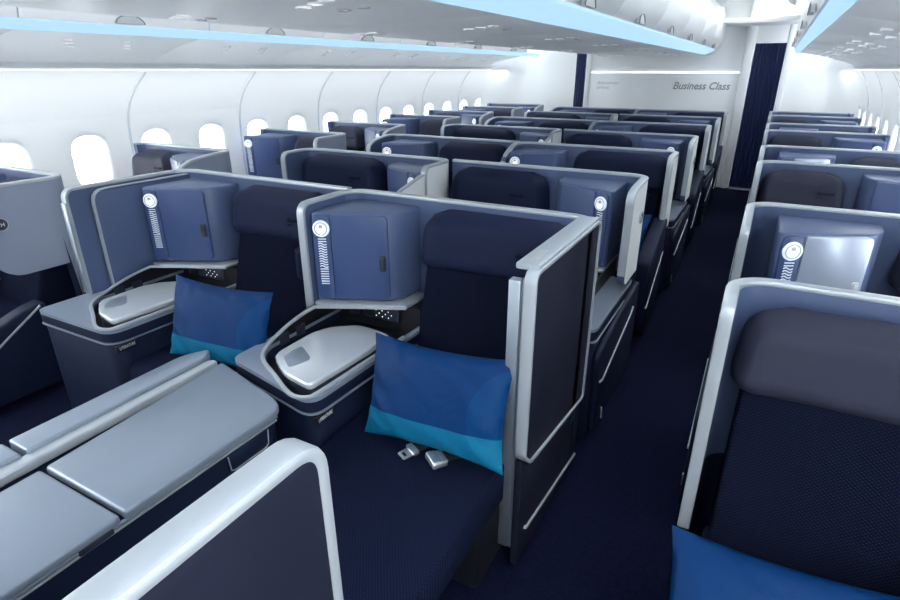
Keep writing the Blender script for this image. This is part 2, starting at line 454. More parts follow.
tag(link('wall_light_block', box(XL - .1, XR + .1, YB + 1.15, YB + 1.2, 0, 2.72), M['under'], smooth=False), kind='structure')  # unseen wall, added to stop daylight leaking in past the curtains
# lettering on the bulkhead
t = text_bm('Business Class', 0.145, 0.001, 0.25)
w_ = max(v.co.x for v in t.verts)
for v in t.verts: v.co.x *= 0.80 / w_
o = link('wall_lettering', xform(t, (1, 0, 0), (0, 0, 1), (-1.40, YB - .052, 1.43)), M['text_grey'], smooth=False)
tag(o, 'grey slanted lettering reading Business Class on the white rear bulkhead', 'lettering')
b = bmesh.new()
for k, (w_, z) in enumerate(((.36, 1.49), (.2, 1.42))):
    t = text_bm('discover' if k == 0 else 'airlines', 0.08, 0.001)
    mw = max(v.co.x for v in t.verts)
    for v in t.verts: v.co.x *= w_ / mw; v.co.y *= .8
    merge(b, xform(t, (1, 0, 0), (0, 0, 1), (-2.58, YB - .052, z)))
tag(link('wall_lettering', b, M['text_pale'], smooth=False), 'two faint short lines of pale lettering at the left of the white rear bulkhead', 'lettering')

# ------------------------------------------------------------------ overhead bins
def arc_pts(p0, p1, p2, n):
    p0, p1, p2 = Vector(p0), Vector(p1), Vector(p2)
    return [p0 * (1 - t) ** 2 + p1 * 2 * t * (1 - t) + p2 * t * t for t in [k / n for k in range(n + 1)]]

ORD = ['first', 'second', 'third', 'fourth', 'fifth', 'sixth', 'seventh', 'eighth', 'ninth', 'tenth']
def side_bin(yc, s, idx):
    """one stowage bin above the window seats; s = -1 left, +1 right. x measured from the centre line outwards"""
    L = 0.599
    X = lambda a: CX + s * a
    root = empty('overhead_bin', (0, yc, 0))
    side = 'left' if s < 0 else 'right'
    tag(root, 'white overhead bin with curved door above the %s windows, %s in its row' % (side, ORD[idx]), 'overhead bin',
        'overhead bins above the %s windows' % side)
    f = [(1.822, 1.955), (1.78, 2.06), (1.765, 2.14), (1.78, 2.30), (1.86, 2.45)]
    pr = [Vector((X(a), z)) for a, z in arc_pts(f[0], f[2], f[4], 10)]
    back = [Vector((p.x + s * .02, p.y)) for p in pr][::-1]
    link('door', prism(pr + back, 'y', -L + .003, L - .003, .003), M['bin'], root)
    # underside: from the light strip, sloping down to the sidewall
    u = [(1.89, 1.905), (2.02, 1.885), (2.2, 1.85), (2.38, 1.80), (2.50, 1.755), (2.50, 1.80), (2.38, 1.86), (2.0, 1.95), (1.89, 1.95)]
    link('underside', prism([Vector((X(a), z)) for a, z in u], 'y', -L + .002, L - .002, .002), M['under'], root)
    ps = [(2.50, 1.757), (2.53, 1.742), (2.545, 1.712), (2.552, 1.712), (2.535, 1.80), (2.50, 1.80)]
    link('side_panel', prism([Vector((X(a), z)) for a, z in ps], 'y', -L + .001, L - .001, .001), M['under'], root)
    box_ = [(1.85, 1.96), (1.90, 2.45), (2.50, 2.45), (2.50, 1.86), (2.40, 1.90), (1.9, 1.97)]
    link('bin_body', prism([Vector((X(a), z)) for a, z in box_], 'y', -L + .004, L - .004), M['bin'], root)
    # latch: a half disc standing at the lower edge of the door
    hb = bmesh.new(); pts = [(0.09 * math.cos(math.pi * k / 14), 0.045 * math.sin(math.pi * k / 14)) for k in range(15)]
    pts = [Vector((p[0], 1.957 + p[1])) for p in pts]
    hb = prism(pts, 'x', X(1.788), X(1.812), .004)
    h = link('latch', hb, M['handle'], root)
    rim = [(X(1.787), .092 * math.cos(math.pi * k / 14), 1.958 + .047 * math.sin(math.pi * k / 14)) for k in range(15)]
    link('latch_rim', sweep(rim, (1, 0, 0), .006, .006), M['seam'], h)
    # reading lights and vents in the underside
    for y in (-.22, .16):
        for j in range(3):
            a = 2.10 + .075 * j; z = 1.868 - .016 * j
            link('reading_light', disc((X(a), y + .045 * j, z), (0, 0, 1), .026, .012, 16), M['lampoff'], root)
M['lampoff'] = mat('reading_light_lens', (0.9, 0.92, 0.94), 0.2, emit=(1, 1, 1), es=0.15)
for i in range(7):
    side_bin(1.17 + 1.2 * i, -1, i)
    side_bin(1.17 + 1.2 * i, 1, i)
def centre_bin(yc, idx):
    L = 0.599
    root = empty('overhead_bin', (0, yc, 0))
    tag(root, 'white centre overhead bin between the two aisles, %s in its row' % ORD[idx], 'overhead bin', 'centre overhead bins')
    for s in (-1, 1):
        X = lambda a: CX + s * a
        pr = [Vector((X(a), z)) for a, z in arc_pts((.835, 1.975), (1.02, 2.12), (.88, 2.50), 12)]
        back = [Vector((p.x - s * .02, p.y)) for p in pr][::-1]
        link('door', prism(pr + back, 'y', -L + .003, L - .003, .003), M['bin'], root)
        pts = [Vector((0.085 * math.cos(math.pi * k / 14), 1.972 + 0.055 * math.sin(math.pi * k / 14))) for k in range(15)]
        h = link('latch', prism(pts, 'x', X(.862), X(.885), .004), M['handle'], root)
        rim = [(X(.886), .087 * math.cos(math.pi * k / 14), 1.973 + .057 * math.sin(math.pi * k / 14)) for k in range(15)]
        link('latch_rim', sweep(rim, (1, 0, 0), .006, .006), M['seam'], h)
    ub = [(-.835, 1.925), (-.72, 1.908), (-.5, 1.895), (0, 1.89), (.5, 1.895), (.72, 1.908), (.83, 1.975), (.80, 2.45), (-.80, 2.45), (-.835, 1.975)]
    link('bin_body', prism([Vector((CX + a, z)) for a, z in ub], 'y', -L + .002, L - .002, .002), M['under'], root)
    for sx in (-1, 1):
        for y in (-.1,):
            for j in range(3): link('reading_light', disc((CX + sx * (.30 + .09 * j), y - .05 * j * sx, 1.892 + .002 * j), (0, 0, 1), .027, .010, 16), M['lampoff'], root)
            for j in range(2): link('air_vent', disc((CX + sx * (.34 + .12 * j), y + .16 - .05 * j * sx, 1.893), (0, 0, 1), .024, .008, 16), M['handle'], root)
for i in range(8):
    centre_bin(0.48 + 1.2 * i, i)
# rounded rear end of the centre bins
pts = rounded([(CX - .88, 1.90), (CX + .80, 1.90), (CX + .93, 2.1), (CX + .86, 2.42), (CX - .86, 2.42), (CX - .93, 2.1)], .08, 5)
tag(link('bin_end_cap', prism(pts, 'y', 9.49, 9.69, .05, 4), M['bin']), 'white rounded end cap closing the centre bins by the rear bulkhead', 'bin end cap')
tag(link('bin_end_cap', prism([Vector((CX - p[0] + CX, p[1])) for p in rounded([(CX - .88, 1.90), (CX + .80, 1.90), (CX + .93, 2.1), (CX + .86, 2.42), (CX - .86, 2.42), (CX - .93, 2.1)], .08, 5)], 'y', -.5, -.13, .05, 4), M['bin']),
    'white rounded end cap closing the centre bins at the front', 'bin end cap')

def led(name, pts, label, y0, y1):
    o = link(name, prism([Vector(p) for p in pts], 'y', y0, y1, 0.003), M['blue_led']); tag(o, label, 'light strip', 'light blue cabin light strips')
led('light_strip', [(CX + .72, 1.900), (CX + .835, 1.962), (CX + .84, 1.975), (CX + .715, 1.91)], 'light blue glowing strip along the right edge of the centre bins', -.12, 9.5)
led('light_strip', [(CX - .846, 1.936), (CX - .846, 1.972), (CX - .836, 1.972), (CX - .836, 1.936)], 'light blue glowing strip along the left edge of the centre bins', -.12, 9.5)
led('light_strip', [(CX - 1.832, 1.945), (CX - 1.885, 1.900), (CX - 1.90, 1.91), (CX - 1.85, 1.955)], 'light blue glowing strip below the left window bins', .57, 9.6)
led('light_strip', [(CX + 1.832, 1.945), (CX + 1.885, 1.900), (CX + 1.90, 1.91), (CX + 1.85, 1.955)], 'light blue glowing strip below the right window bins', .57, 9.6)
for s, nm in ((-1, 'left'), (1, 'right')):
    o = link('light_strip', box(CX + s * 2.55 - .006, CX + s * 2.55 + .006, .57, 9.3, 1.697, 1.703, .001), M['warm_led'])
    tag(o, 'thin white glowing line along the top of the %s sidewall' % nm, 'light strip')

# ------------------------------------------------------------------ seat pods
ZT = 1.165
ENDS = (0, .003, .008, .015, .024, .034, .045)
def plan_path(W, dc, ds, rc=.10, rs=.10, t=.045):
    if 0 < dc < .16: rc = .05
    if 0 < ds < .16: rs = .05
    """centre line of the shell in plan: console wing front -> rear -> seat wing front; returns pts, normals(out)"""
    h = t / 2; P = []
    if dc > 0:
        P += [(h, -dc + q) for q in ENDS if q < dc - h - rc - .002] or [(h, -dc)]; y_ = P[-1][1]
        for k in range(1, 9): P.append((h, y_ + (-h - rc - y_) * k / 8))
        for k in range(1, 7):
            a = math.pi - k / 6 * math.pi / 2; P.append((h + rc + rc * math.cos(a), -h - rc + rc * math.sin(a)))
    else: P.append((0, -h))
    x0 = P[-1][0]; x1 = W - h - rs if ds > 0 else W
    for k in range(1, 9): P.append((x0 + (x1 - x0) * k / 8, -h))
    if ds > 0:
        for k in range(1, 7):
            a = math.pi / 2 - k / 6 * math.pi / 2; P.append((W - h - rs + rs * math.cos(a), -h - rs + rs * math.sin(a)))
        T_ = [(W - h, -ds + q) for q in ENDS if q < ds - h - rs - .002] or [(W - h, -ds)]; y_ = T_[-1][1]
        for k in range(1, 8): P.append((W - h, -h - rs + (y_ + h + rs) * k / 8))
        P += T_[::-1]
    P = [Vector((p[0], p[1], 0)) for p in P]; N = []
    for i in range(len(P)):
        tt = (P[min(i + 1, len(P) - 1)] - P[max(i - 1, 0)]).normalized(); N.append(Vector((-tt.y, tt.x, 0)))
    return P, N

def shifted(bm, dx):
    if dx:
        for v in bm.verts: v.co.x += dx
    return bm

def seat_suite(cfg):
    """cfg: W width, m mirror (+1: console at low x), dc/ds wing depths, closed console / seat dividers, colours"""
    W_, m = cfg['W'], cfg['m']; W_full = W_
    root = empty('seat_suite')
    L = lambda name, bm, mm, parent=root, **k: link(name, bm, mm, parent, flip=m, **k)
    t = cfg.get('t', .038)
    dc, ds = cfg['dc'], cfg['ds']
    bc, bs = cfg.get('bc', .62), cfg.get('bs', .45)       # bottom heights of the wings
    P, N = plan_path(W_, dc, ds, t=t)
    n = len(P)
    def ztop(i, full=False):
        z = ZT
        p = P[i]
        if not full:
            for q_, on in ((P[0], dc > .12), (P[-1], ds > .12 and not cfg.get('divider'))):
                dd = (p - q_).length
                if on and dd < .045: z -= .045 - math.sqrt(max(0, .045 ** 2 - (.045 - dd) ** 2))
        if dc > .3 and p.x < t and p.y < -.15: z -= cfg.get('drop', .0) * ((-p.y - .15) / (dc - .15)) ** 1.5
        return z
    def zbot(i):
        p = P[i]
        rb = cfg.get('rb', 0)
        def up(front): 
            dd = abs(p.y + front); return rb - math.sqrt(max(0, rb * rb - (rb - dd) ** 2)) if dd < rb else 0
        if p.x < .08 and dc > 0 and p.y < -.10: return bc + up(dc)
        if p.x > W_full - .08 and ds > 0 and p.y < -.10: return bs + up(ds)
        return 0.05
    bm = bmesh.new(); A = []
    nz = 6
    for i in range(n):
        zb, zt = zbot(i), ztop(i)
        ri = 0
        col = []
        for side in (1, -1):
            col.append([bm.verts.new(P[i] + N[i] * (side * t / 2) + Vector((0, 0, zb + (zt - zb) * k / nz))) for k in range(nz + 1)])
        A.append(col)
    for i in range(n - 1):
        for k in range(nz):
            f = bm.faces.new((A[i][0][k], A[i][0][k + 1], A[i + 1][0][k + 1], A[i + 1][0][k])); f.material_index = 1
            f = bm.faces.new((A[i][1][k], A[i + 1][1][k], A[i + 1][1][k + 1], A[i][1][k + 1])); f.material_index = 0
        bm.faces.new((A[i][0][nz], A[i][1][nz], A[i + 1][1][nz], A[i + 1][0][nz]))
        bm.faces.new((A[i][0][0], A[i + 1][0][0], A[i + 1][1][0], A[i][1][0]))
    for i in (0, n - 1):
        for k in range(nz): bm.faces.new((A[i][0][k], A[i][0][k + 1], A[i][1][k + 1], A[i][1][k]) if i else (A[i][0][k], A[i][1][k], A[i][1][k + 1], A[i][0][k + 1]))
    bmesh.ops.recalc_face_normals(bm, faces=bm.faces)
    for f in bm.faces:
        if f.calc_center_median().z < .60: f.material_index = 2
    L('shell', bm, [M['slate'], cfg.get('outm', M['outer']), M['body']])
    # rim: up the front edge of a wing, over a rounded corner, along the top
    path, wd = [], []
    R = .045
    def down(i, rev):
        zt = ztop(i, True); zb = zbot(i); p = P[i]; seq = []
        d = (P[1] - P[0]).normalized() if i == 0 else (P[-2] - P[-1]).normalized()
        for z in (zb, zb + .02, (zb + zt) / 2, zt - R * 1.5, zt - R): seq.append(p + Vector((0, 0, z)))
        for k in range(1, 5):
            a = k / 5 * math.pi / 2
            seq.append(p + d * (R * (1 - math.cos(a))) + Vector((0, 0, zt - R + R * math.sin(a))))
        return seq[::-1] if rev else seq
    if dc > .12:
        s_ = down(0, False); path += s_; wd += [N[0]] * len(s_)
    a0 = 1 if dc > .12 else 0; a1 = n - 1 if ds > .12 else n
    for i in range(a0, a1):
        if dc > .12 and (P[i] - P[0]).length < R + .001: continue
        if ds > .12 and (P[i] - P[-1]).length < R + .001: continue
        path.append(P[i] + Vector((0, 0, ztop(i)))); wd.append(N[i])
    if ds > .12 and not cfg.get('divider'):
        s_ = down(n - 1, True); path += s_; wd += [N[-1]] * len(s_)
    L('rim', sweep(path, wd, t + .002, .018), M['rim'])
    sh = cfg.get('sh', 0)
    L = lambda name, bm, mm, parent=root, **k: link(name, shifted(bm, sh), mm, parent, flip=m, **k)
    W_ = W_ - sh
    # ---- console
    wc = cfg.get('wc', .50)
    cy = cfg.get('cy', -.95)
    fl = cfg.get('fl', cy)
    zc = .60
    body = prism(rounded([(0.01 - sh, -.05), (0.01 - sh, fl + .01), (wc - .005, cy + .03), (wc + .02, -.05)], [0, .04, .07, 0], 6), 'z', .03, zc - .03, .004)
    con = L('console', body, M['body'])
    out = rounded([(0.0 - sh, -.20), (0.0 - sh, fl), (wc + .005, cy + .01), (wc + .028, -.20)], [0, .05, .08, 0], 6)
    Q = lambda y: y if y > -.35 else -.35 + (y + .35) * (-cy - .35) / .60
    well = rounded([(.056, -.21), (.056, Q(-.70)), (.13, Q(-.79)), (.40, Q(-.925)), (.478, Q(-.90)), (wc + .005, -.21)], [0, .05, .06, .05, .03, 0], 5)
    def ring(z0, z1):
        tb_ = bmesh.new(); es_ = []
        for loop in (out, well):
            vs = [tb_.verts.new((p[0], p[1], z0)) for p in loop]
            es_ += [tb_.edges.new((vs[i], vs[(i + 1) % len(vs)])) for i in range(len(vs))]
        bmesh.ops.triangle_fill(tb_, use_beauty=True, use_dissolve=False, edges=es_)
        ex = bmesh.ops.extrude_face_region(tb_, geom=tb_.faces[:])
        for v in [g_ for g_ in ex['geom'] if isinstance(g_, bmesh.types.BMVert)]: v.co.z += z1 - z0
        bmesh.ops.recalc_face_normals(tb_, faces=tb_.faces)
        return tb_
    L('console_collar', ring(zc - .03, zc + .012), M['body'], parent=con)
    tb_ = ring(zc + .012, zc + .028)
    L('console_top', tb_, M['grey_top'])
    L('console_seam', prism([Vector((p[0] + .003 * (1 if p[0] > .2 else -1), p[1] - .003)) for p in out], 'z', zc - .041, zc - .037, .001), M['grey_top'], parent=con)
    L('well', prism(well, 'z', zc - .032, zc - .026, 0), M['black'])
    e = []
    for x, y, z in ((wc - .05, -.235, .71), (.12, -.40, .712), (.075, -.44, .708), (.056, -.56, .680), (.058, -.69, .640), (.12, -.785, .632), (.26, -.86, .632), (.40, -.93, .632), (.47, -.92, .632), (.488, -.86, .632), (.498, -.6, .632), (wc + .01, -.35, .632)):
        e.append(Vector((x, Q(y), z)))
    sm = []
    for i in range(len(e) - 1):
        q0 = e[max(i - 1, 0)]; q1 = e[i]; q2 = e[i + 1]; q3 = e[min(i + 2, len(e) - 1)]
        for k in range(4):
            u = k / 4; sm.append(.5 * ((2 * q1) + (q2 - q0) * u + (2 * q0 - 5 * q1 + 4 * q2 - q3) * u * u + (3 * q1 - q0 - 3 * q2 + q3) * u ** 3))
    sm.append(e[-1])
    L('well_edge', sweep(sm, (0, 0, 1), .012, .016), M['rim'])
    lin = [Vector(p) for p in ((-.10, .57), (-.40, .57), (-.71, .57), (-.70, .632), (-.56, .678), (-.44, .706), (-.10, .708))]
    L('alcove_lining', merge(prism(lin, 'x', .046, .055, 0), box(.05, wc + .01, -.215, -.20, .57, .708)), M['black'], smooth=False)
    for y in (-.50, -.60): L('socket_plate', box(.053, .060, y - .028, y + .028, .600, .650, .004), M['plastic'])
    lp = rounded([(x_, Q(y_)) for x_, y_ in [(.20, -.46), (.165, -.54), (.165, -.77), (.30, -.855), (.455, -.885), (.478, -.56), (.47, -.40), (.30, -.38)]], [.02, .02, .05, .04, .03, .0, .02, .04], 4)
    lid = L('console_lid', prism(lp, 'z', zc + .030, zc + .058, .008, 3), [M['lid']])
    ip = rounded([(.215, -.66), (.215, -.765), (.30, -.83), (.33, -.73)], .03, 5)
    L('finger_pad', prism(ip, 'z', zc + .0575, zc + .0600, .001), M['grey_top'], parent=lid)
    lp2 = [Vector(((p[0] - .35) * .985 + .352, (p[1] + .62) * .985 - .62)) for p in lp]
    L('lid_front', prism(lp2, 'z', zc - .026, zc + .0305, .002), M['plastic'], parent=lid)
    # storage cabinet with angled door
    cab = rounded([(.048, -.04), (.048, -.345), (.062, -.372), (.378, -.222), (.405, -.15), (.41, -.04)], [0, .01, .012, .05, .03, 0], 6)
    L('shelf', prism(rounded([(.05, -.05), (.05, -.39), (.11, -.40), (.45, -.235), (.465, -.05)], .015, 3), 'z', .705, .722, .006), M['rim'])
    cb = L('storage_cabinet', prism(cab, 'z', .728, 1.132, .010, 3), M['slate'])
    # panels on the angled face: local frame along the face
    p0 = Vector((.062, -.372, 0)); p1 = Vector((.378, -.222, 0)); d = (p1 - p0).normalized(); nn = Vector((d.y, -d.x, 0))
    def face_panel(u0, u1, z0, z1, th, r, bev=.003, off=0.0):
        pts = rounded([(u0, z0), (u1, z0), (u1, z1), (u0, z1)], r, 5)
        bb = prism(pts, 'y', 0, 1, 0); 
        bb2 = bmesh.new()
        lo = [bb2.verts.new(p0 + d * p[0] + nn * (off - .002) + Vector((0, 0, p[1]))) for p in pts]
        hi = [bb2.verts.new(p0 + d * p[0] + nn * (off + th) + Vector((0, 0, p[1]))) for p in pts]
        bb.free(); k = len(pts)
        bb2.faces.new(lo); ft = bb2.faces.new(hi[::-1])
        for q in range(k): bb2.faces.new((lo[q], hi[q], hi[(q + 1) % k], lo[(q + 1) % k]))
        bmesh.ops.recalc_face_normals(bb2, faces=bb2.faces)
        if bev: bevel(bb2, bev, 2, edges=list(ft.edges))
        return bb2
    L('lamp_panel', face_panel(.004, .082,   .738, 1.123, .010, .03), M['cabinet'])
    dl = L('cabinet_door', face_panel(.086, .334,   .738, 1.123, .012, [.012, .03, .03, .012]), cfg.get('doorm', M['cabinet']))
    L('door_latch', merge(face_panel(.290, .322, .870, .945, .004, .012, off=.012), face_panel(.297, .315, .880, .935, .0065, .009, off=.012)), [M['plastic'] if not cfg.get('doorm') else M['handle']], parent=dl)
    lampc = p0 + d * .044 + nn * .012 + Vector((0, 0, 1.065))
    lamp = L('reading_lamp', disc(lampc, nn, .037, .012, 28, bev=.003), M['lamp'])
    up_ = Vector((0, 0, 1))
    L('lamp_ring', sweep([lampc + nn * .0065 + d * (.027 * math.cos(q / 24 * 2 * math.pi)) + up_ * (.027 * math.sin(q / 24 * 2 * math.pi)) for q in range(24)], [nn] * 24, .003, .004, closed=True), M['rim'], parent=lamp)
    L('lamp_button', disc(lampc + nn * .006 + up_ * .010, nn, .008, .006, 16), M['rim'], parent=lamp)
    L('lamp_core', disc(lampc + nn * .006 + Vector((0, 0, -.012)), nn, .009, .006, 16), M['lampcore'], parent=lamp)
    lb = bmesh.new()
    for k in range(19):                                  # wavy slits
        zz = 1.018 - k * .0115
        sweep([p0 + d * (.026 + .036 * q / 6) + nn * .0115 + Vector((0, 0, zz + (.004 * math.sin(2 * math.pi * q / 6) if 1 < k < 12 else 0))) for q in range(7)], (0, 0, 1), .0045, .004, bm=lb, nround=1)
    L('lamp_louvre', lb, M['louvre'])
    # remote control and socket under the shelf
    L('usb_socket', box(.115, .165, -.226, -.212, .615, .685, .004), M['plastic'])
    rb = L('remote_control', box(.20, .405, -.232, -.212, .622, .690, .012, 3), M['plastic'])
    kb = bmesh.new(); rnd = random.Random(4)
    for i in range(6):
        for j in range(3):
            if (i + j) % 2 == 0: disc((.28 + i * .017, -.2325, .640 + j * .015), (0, 1, 0), .0028, .003, 8, kb)
    L('remote_keys', kb, M['key'], parent=rb)
    # label on the seat side of the console
    L('console_label', box(wc - .004, wc + .007, Q(-.925), Q(-.925) + .105, .520, .556, .004), M['black'])
    tb = text_bm('LITERATURE', .021, .0004)
    mw = max(v.co.x for v in tb.verts)
    for v in tb.verts: v.co.x *= .075 / mw
    xform(tb, (0, m, 0), (0, 0, 1), (wc + .0078, Q(-.925) + .015 if m > 0 else Q(-.925) + .09, .531))
    L('label_text', tb, M['white_ink'], smooth=False)
    # ---- seat
    xs0, xs1 = wc + .0, W_ - (.065 if ds > 0 or cfg.get('noW') else .04)
    xm = (xs0 + xs1) / 2; hw = (xs1 - xs0) / 2
    # cushion: front edge rolled
    fe = -1.40 if cfg.get('legrest') else cy + .05
    cp = rounded([(-.20, .30), (-.20, .47), (-.62, .475), (fe, .465 if fe > -1 else .43), (fe - .03, .30)], [.0, .03, .05, .05, .03], 4)
    L('seat_cushion', prism([Vector(p) for p in cp], 'x', xs0 + .025, xs1 - .005, .025, 3), M['cushion'])
    L('seat_base', box(xs0 + .04, xs1 - .02, cy + .06, -.10, .03, .30, .02), M['black'])
    # backrest, reclined profile
    bp_ = rounded([(-.06, .40), (-.06, 1.0), (-.15, 1.0), (-.215, .75), (-.30, .47), (-.30, .40)], [0, .02, .04, .08, .05, .02], 4)
    bk = L('backrest', prism([Vector(p) for p in bp_], 'x', xm - hw + .02, xm + hw - .02, .03, 3), M['back'])
    if not cfg.get('nobol'): L('side_bolster', merge(box(xm + hw - .13, xm + hw - .075, -.245, -.20, .74, .90, .02, 3), box(xm + hw - .11, xm + hw - .09, -.25, -.21, .76, .88, .01)), M['headrest'], parent=bk)
    # headrest: wings wrap forward a little
    hm = cfg.get('headm', M['headrest'])
    hb = bmesh.new(); nx, nzz = 22, 10
    hx = hw + .030 - cfg.get('hn', 0); z0h, z1h = .89, cfg.get('hz', 1.145)
    rc_ = .095
    fr, bkv = [], []
    grid = []
    for j in range(nzz + 1):
        v = j / nzz; z = z0h + (z1h - z0h) * v; row = []
        inset = 0
        dzt = z - (z1h - rc_)
        if dzt > 0: inset = rc_ - math.sqrt(max(0, rc_ ** 2 - dzt ** 2))
        dzb = (z0h + .045) - z
        if dzb > 0: inset = max(inset, .045 - math.sqrt(max(0, .045 ** 2 - dzb ** 2)))
        inset += .02 * v
        for i in range(nx + 1):
            u = -1 + 2 * i / nx
            x = xm + u * (hx - inset)
            edge = min(1.0, (1 - abs(u)) * 7) ** .5 * min(1, (1 - v) * 6 + .0) ** .4 * min(1, v * 5 + .15) ** .5
            y = -.115 - .085 * edge - .025 * abs(u) ** 3 * edge + .025 * v
            row.append(hb.verts.new((x, y, z)))
        grid.append(row)
    for j in range(nzz):
        for i in range(nx): hb.faces.new((grid[j][i], grid[j][i + 1], grid[j + 1][i + 1], grid[j + 1][i]))
    bl = [hb.verts.new((v.co.x, -.07, v.co.z)) for v in grid[0]]; bt = [hb.verts.new((v.co.x, -.07, v.co.z)) for v in grid[-1]]
    sl = [hb.verts.new((r[0].co.x, -.07, r[0].co.z)) for r in grid]; sr = [hb.verts.new((r[-1].co.x, -.07, r[-1].co.z)) for r in grid]
    for i in range(nx):
        hb.faces.new((grid[0][i + 1], grid[0][i], bl[i], bl[i + 1])); hb.faces.new((grid[-1][i], grid[-1][i + 1], bt[i + 1], bt[i]))
    for j in range(nzz):
        hb.faces.new((grid[j][0], grid[j + 1][0], sl[j + 1], sl[j])); hb.faces.new((grid[j + 1][-1], grid[j][-1], sr[j], sr[j + 1]))
    bmesh.ops.remove_doubles(hb, verts=hb.verts, dist=.0008)
    bmesh.ops.recalc_face_normals(hb, faces=hb.faces)
    hr = L('headrest', hb, hm, angle=60)
    tb = text_bm('discover', .030, .0006)
    mw = max(v.co.x for v in tb.verts)
    for v in tb.verts: v.co.x *= .095 / mw
    t2 = text_bm('airlines', .013, .0004)
    for v in t2.verts: v.co.y -= .018
    merge(tb, t2)
    xt = xm + hw * .36 if m > 0 else xm - hw * .36
    # text lies just before the headrest face, reading left to right for the viewer
    yt = -.2045
    if m > 0: xform(tb, (1, 0, 0), (0, .10, 1), (xt, yt + .002, 1.015))
    else: xform(tb, (-1, 0, 0), (0, .10, 1), (xt, yt + .002, 1.015))
    bmesh.ops.recalc_face_normals(tb, faces=tb.faces)
    L('headrest_print', tb, M['ink'], parent=hr, smooth=False)
    # ---- aisle side of the pod
    if cfg.get('divider'):                               # first row: tall privacy divider at the seat's aisle side
        dv = cfg['divider']; xo = W_
        pts = rounded([(-.02, ZT), (dv, ZT), (dv, .60), (dv, .52), (dv + .055, .465), (-.02, .36)], [.0, .035, .0, .02, .02, .02], 5)
        L('divider_panel', prism(pts, 'x', xo - .035, xo, .004), M['panel'])
        cl = [Vector((xo - .012, p[0], p[1])) for p in rounded([(-.015, ZT - .005), (dv, ZT - .005), (dv, .52), (dv + .055, .465), (-.015, .36)], [.04, .035, .02, .02, .03], 5)]
        L('divider_frame', sweep(cl, (1, 0, 0), .040, .014, closed=True), M['rim'])
        cap = [Vector((xo - .035, p, ZT + .004)) for p in (-.05, -.2, -.4, dv + .03)]
        cpb = sweep(cap, (1, 0, 0), .075, .020)
        box(xo - .050, xo - .020, dv + .08, dv + .18, ZT + .010, ZT + .0155, .002, bm=cpb, mi=1)
        L('divider_cap', cpb, [M['rim'], M['handle']])
        L('door_edge', merge(box(xo - .085, xo - .045, dv + .005, dv + .04, .10, ZT - .035, .006), box(xo - .045, xo - .035, dv + .012, dv + .03, .10, ZT - .03)), [M['chrome']])
        pts = [Vector(p) for p in ((-.02, .35), (dv + .05, .455), (dv + .0, .50), (dv + .0, .04), (-.02, .04))]
        L('lower_panel', prism(pts, 'x', xo - .032, xo - .006, .004), M['panel'])
        L('kick_trim', sweep([(xo - .004, dv + .06, .17), (xo - .004, dv + .075, .155), (xo - .004, -.03, .06)], (1, 0, 0), .012, .014), M['rim'])
    elif cfg.get('armbox'):
        a0, a1 = -.80, -.30
        a0 = max(a0, cy + .1)
        ah = cfg.get('ah', 0)
        pts = rounded([(a1, .05), (a1, .76 + ah), (a1 - .12, .735 + ah), (a0 + .03, .60 + ah), (a0, .55 + ah), (a0 + .10, .05)], [0, .03, .04, .05, .05, .0], 4)
        ab = L('armrest_box', prism([Vector(p) for p in pts], 'x', W_ - .075, W_ + .015, .012, 3), M['body'])
        L('armrest_trim', sweep([(W_ + .016, a0 + .03, .26), (W_ + .016, a0 + .05, .25), (W_ + .016, a1 - .03, .52)], (1, 0, 0), .010, .012), M['rim'], parent=ab)
    if cfg.get('conside'):                               # outer face of a console that stands at the aisle
        pts = rounded([(-.06, .04), (-.06, .58), (-.5, .555), (cy + .03, .50), (cy + .10, .04)], [0, .03, .05, .06, 0], 4)
        L('console_side', prism([Vector(p) for p in pts], 'x', -.022 - sh, .012 - sh, .010, 3), M['body'])
        L('console_trim', sweep([(-.024 - sh, cy + .09, .33), (-.024 - sh, cy + .14, .31), (-.024 - sh, -.25, .44), (-.024 - sh, -.20, .47)], (1, 0, 0), .010, .012), M['rim'])
        L('trim_foot', sweep([(-.024 - sh, cy + .22, .05), (-.024 - sh, cy + .20, .12)], (1, 0, 0), .010, .012), M['rim'])
    if cfg.get('slider'):                                # pale sliding privacy screen in front of the partition
        q0, q1 = -dc - .004, -cfg['slider']
        pts = rounded([(q0, .63), (q0, 1.125), (q1, 1.06), (q1, .63)], [0, .01, .06, 0], 5)
        sl = L('sliding_screen', prism([Vector(p) for p in pts], 'x', .010 - sh, .034 - sh, .004), M['outer'])
        e_ = [Vector((.022 - sh, p[0], p[1])) for p in rounded([(q0, 1.127), (q1, 1.062), (q1, .63)], [0, .06, 0], 5)]
        L('screen_edge', sweep(e_, (1, 0, 0), .028, .008), M['rim'], parent=sl)
    if cfg.get('badge'):
        c = Vector((-.004 - sh, -dc * .48, .98)) if cfg['badge'] == 'c' else Vector((W_ + .004, -ds * cfg.get('by', .45), .98))
        ax = (-1, 0, 0) if cfg['badge'] == 'c' else (1, 0, 0)
        bd = L('row_badge', disc(c, ax, .030, .008, 24, bev=.002), M['plastic'])
        L('badge_ring', sweep([c + Vector((0, .031 * math.cos(a), .031 * math.sin(a))) for a in [k / 20 * 2 * math.pi for k in range(20)]], (1, 0, 0), .008, .004, closed=True), M['rim'], parent=bd)
        tb = text_bm(cfg.get('btext', '1H'), .026, .0005)
        s_ = 1 if cfg['badge'] == 's' else -1
        wsx = s_ * m                                     # world direction of the face
        xform(tb, (0, 1 * wsx, 0), (0, 0, 1), c + Vector((s_ * .0046, -.017 * wsx, -.009)))
        bmesh.ops.recalc_face_normals(tb, faces=tb.faces)
        L('badge_text', tb, M['white_ink'], parent=bd, smooth=False)
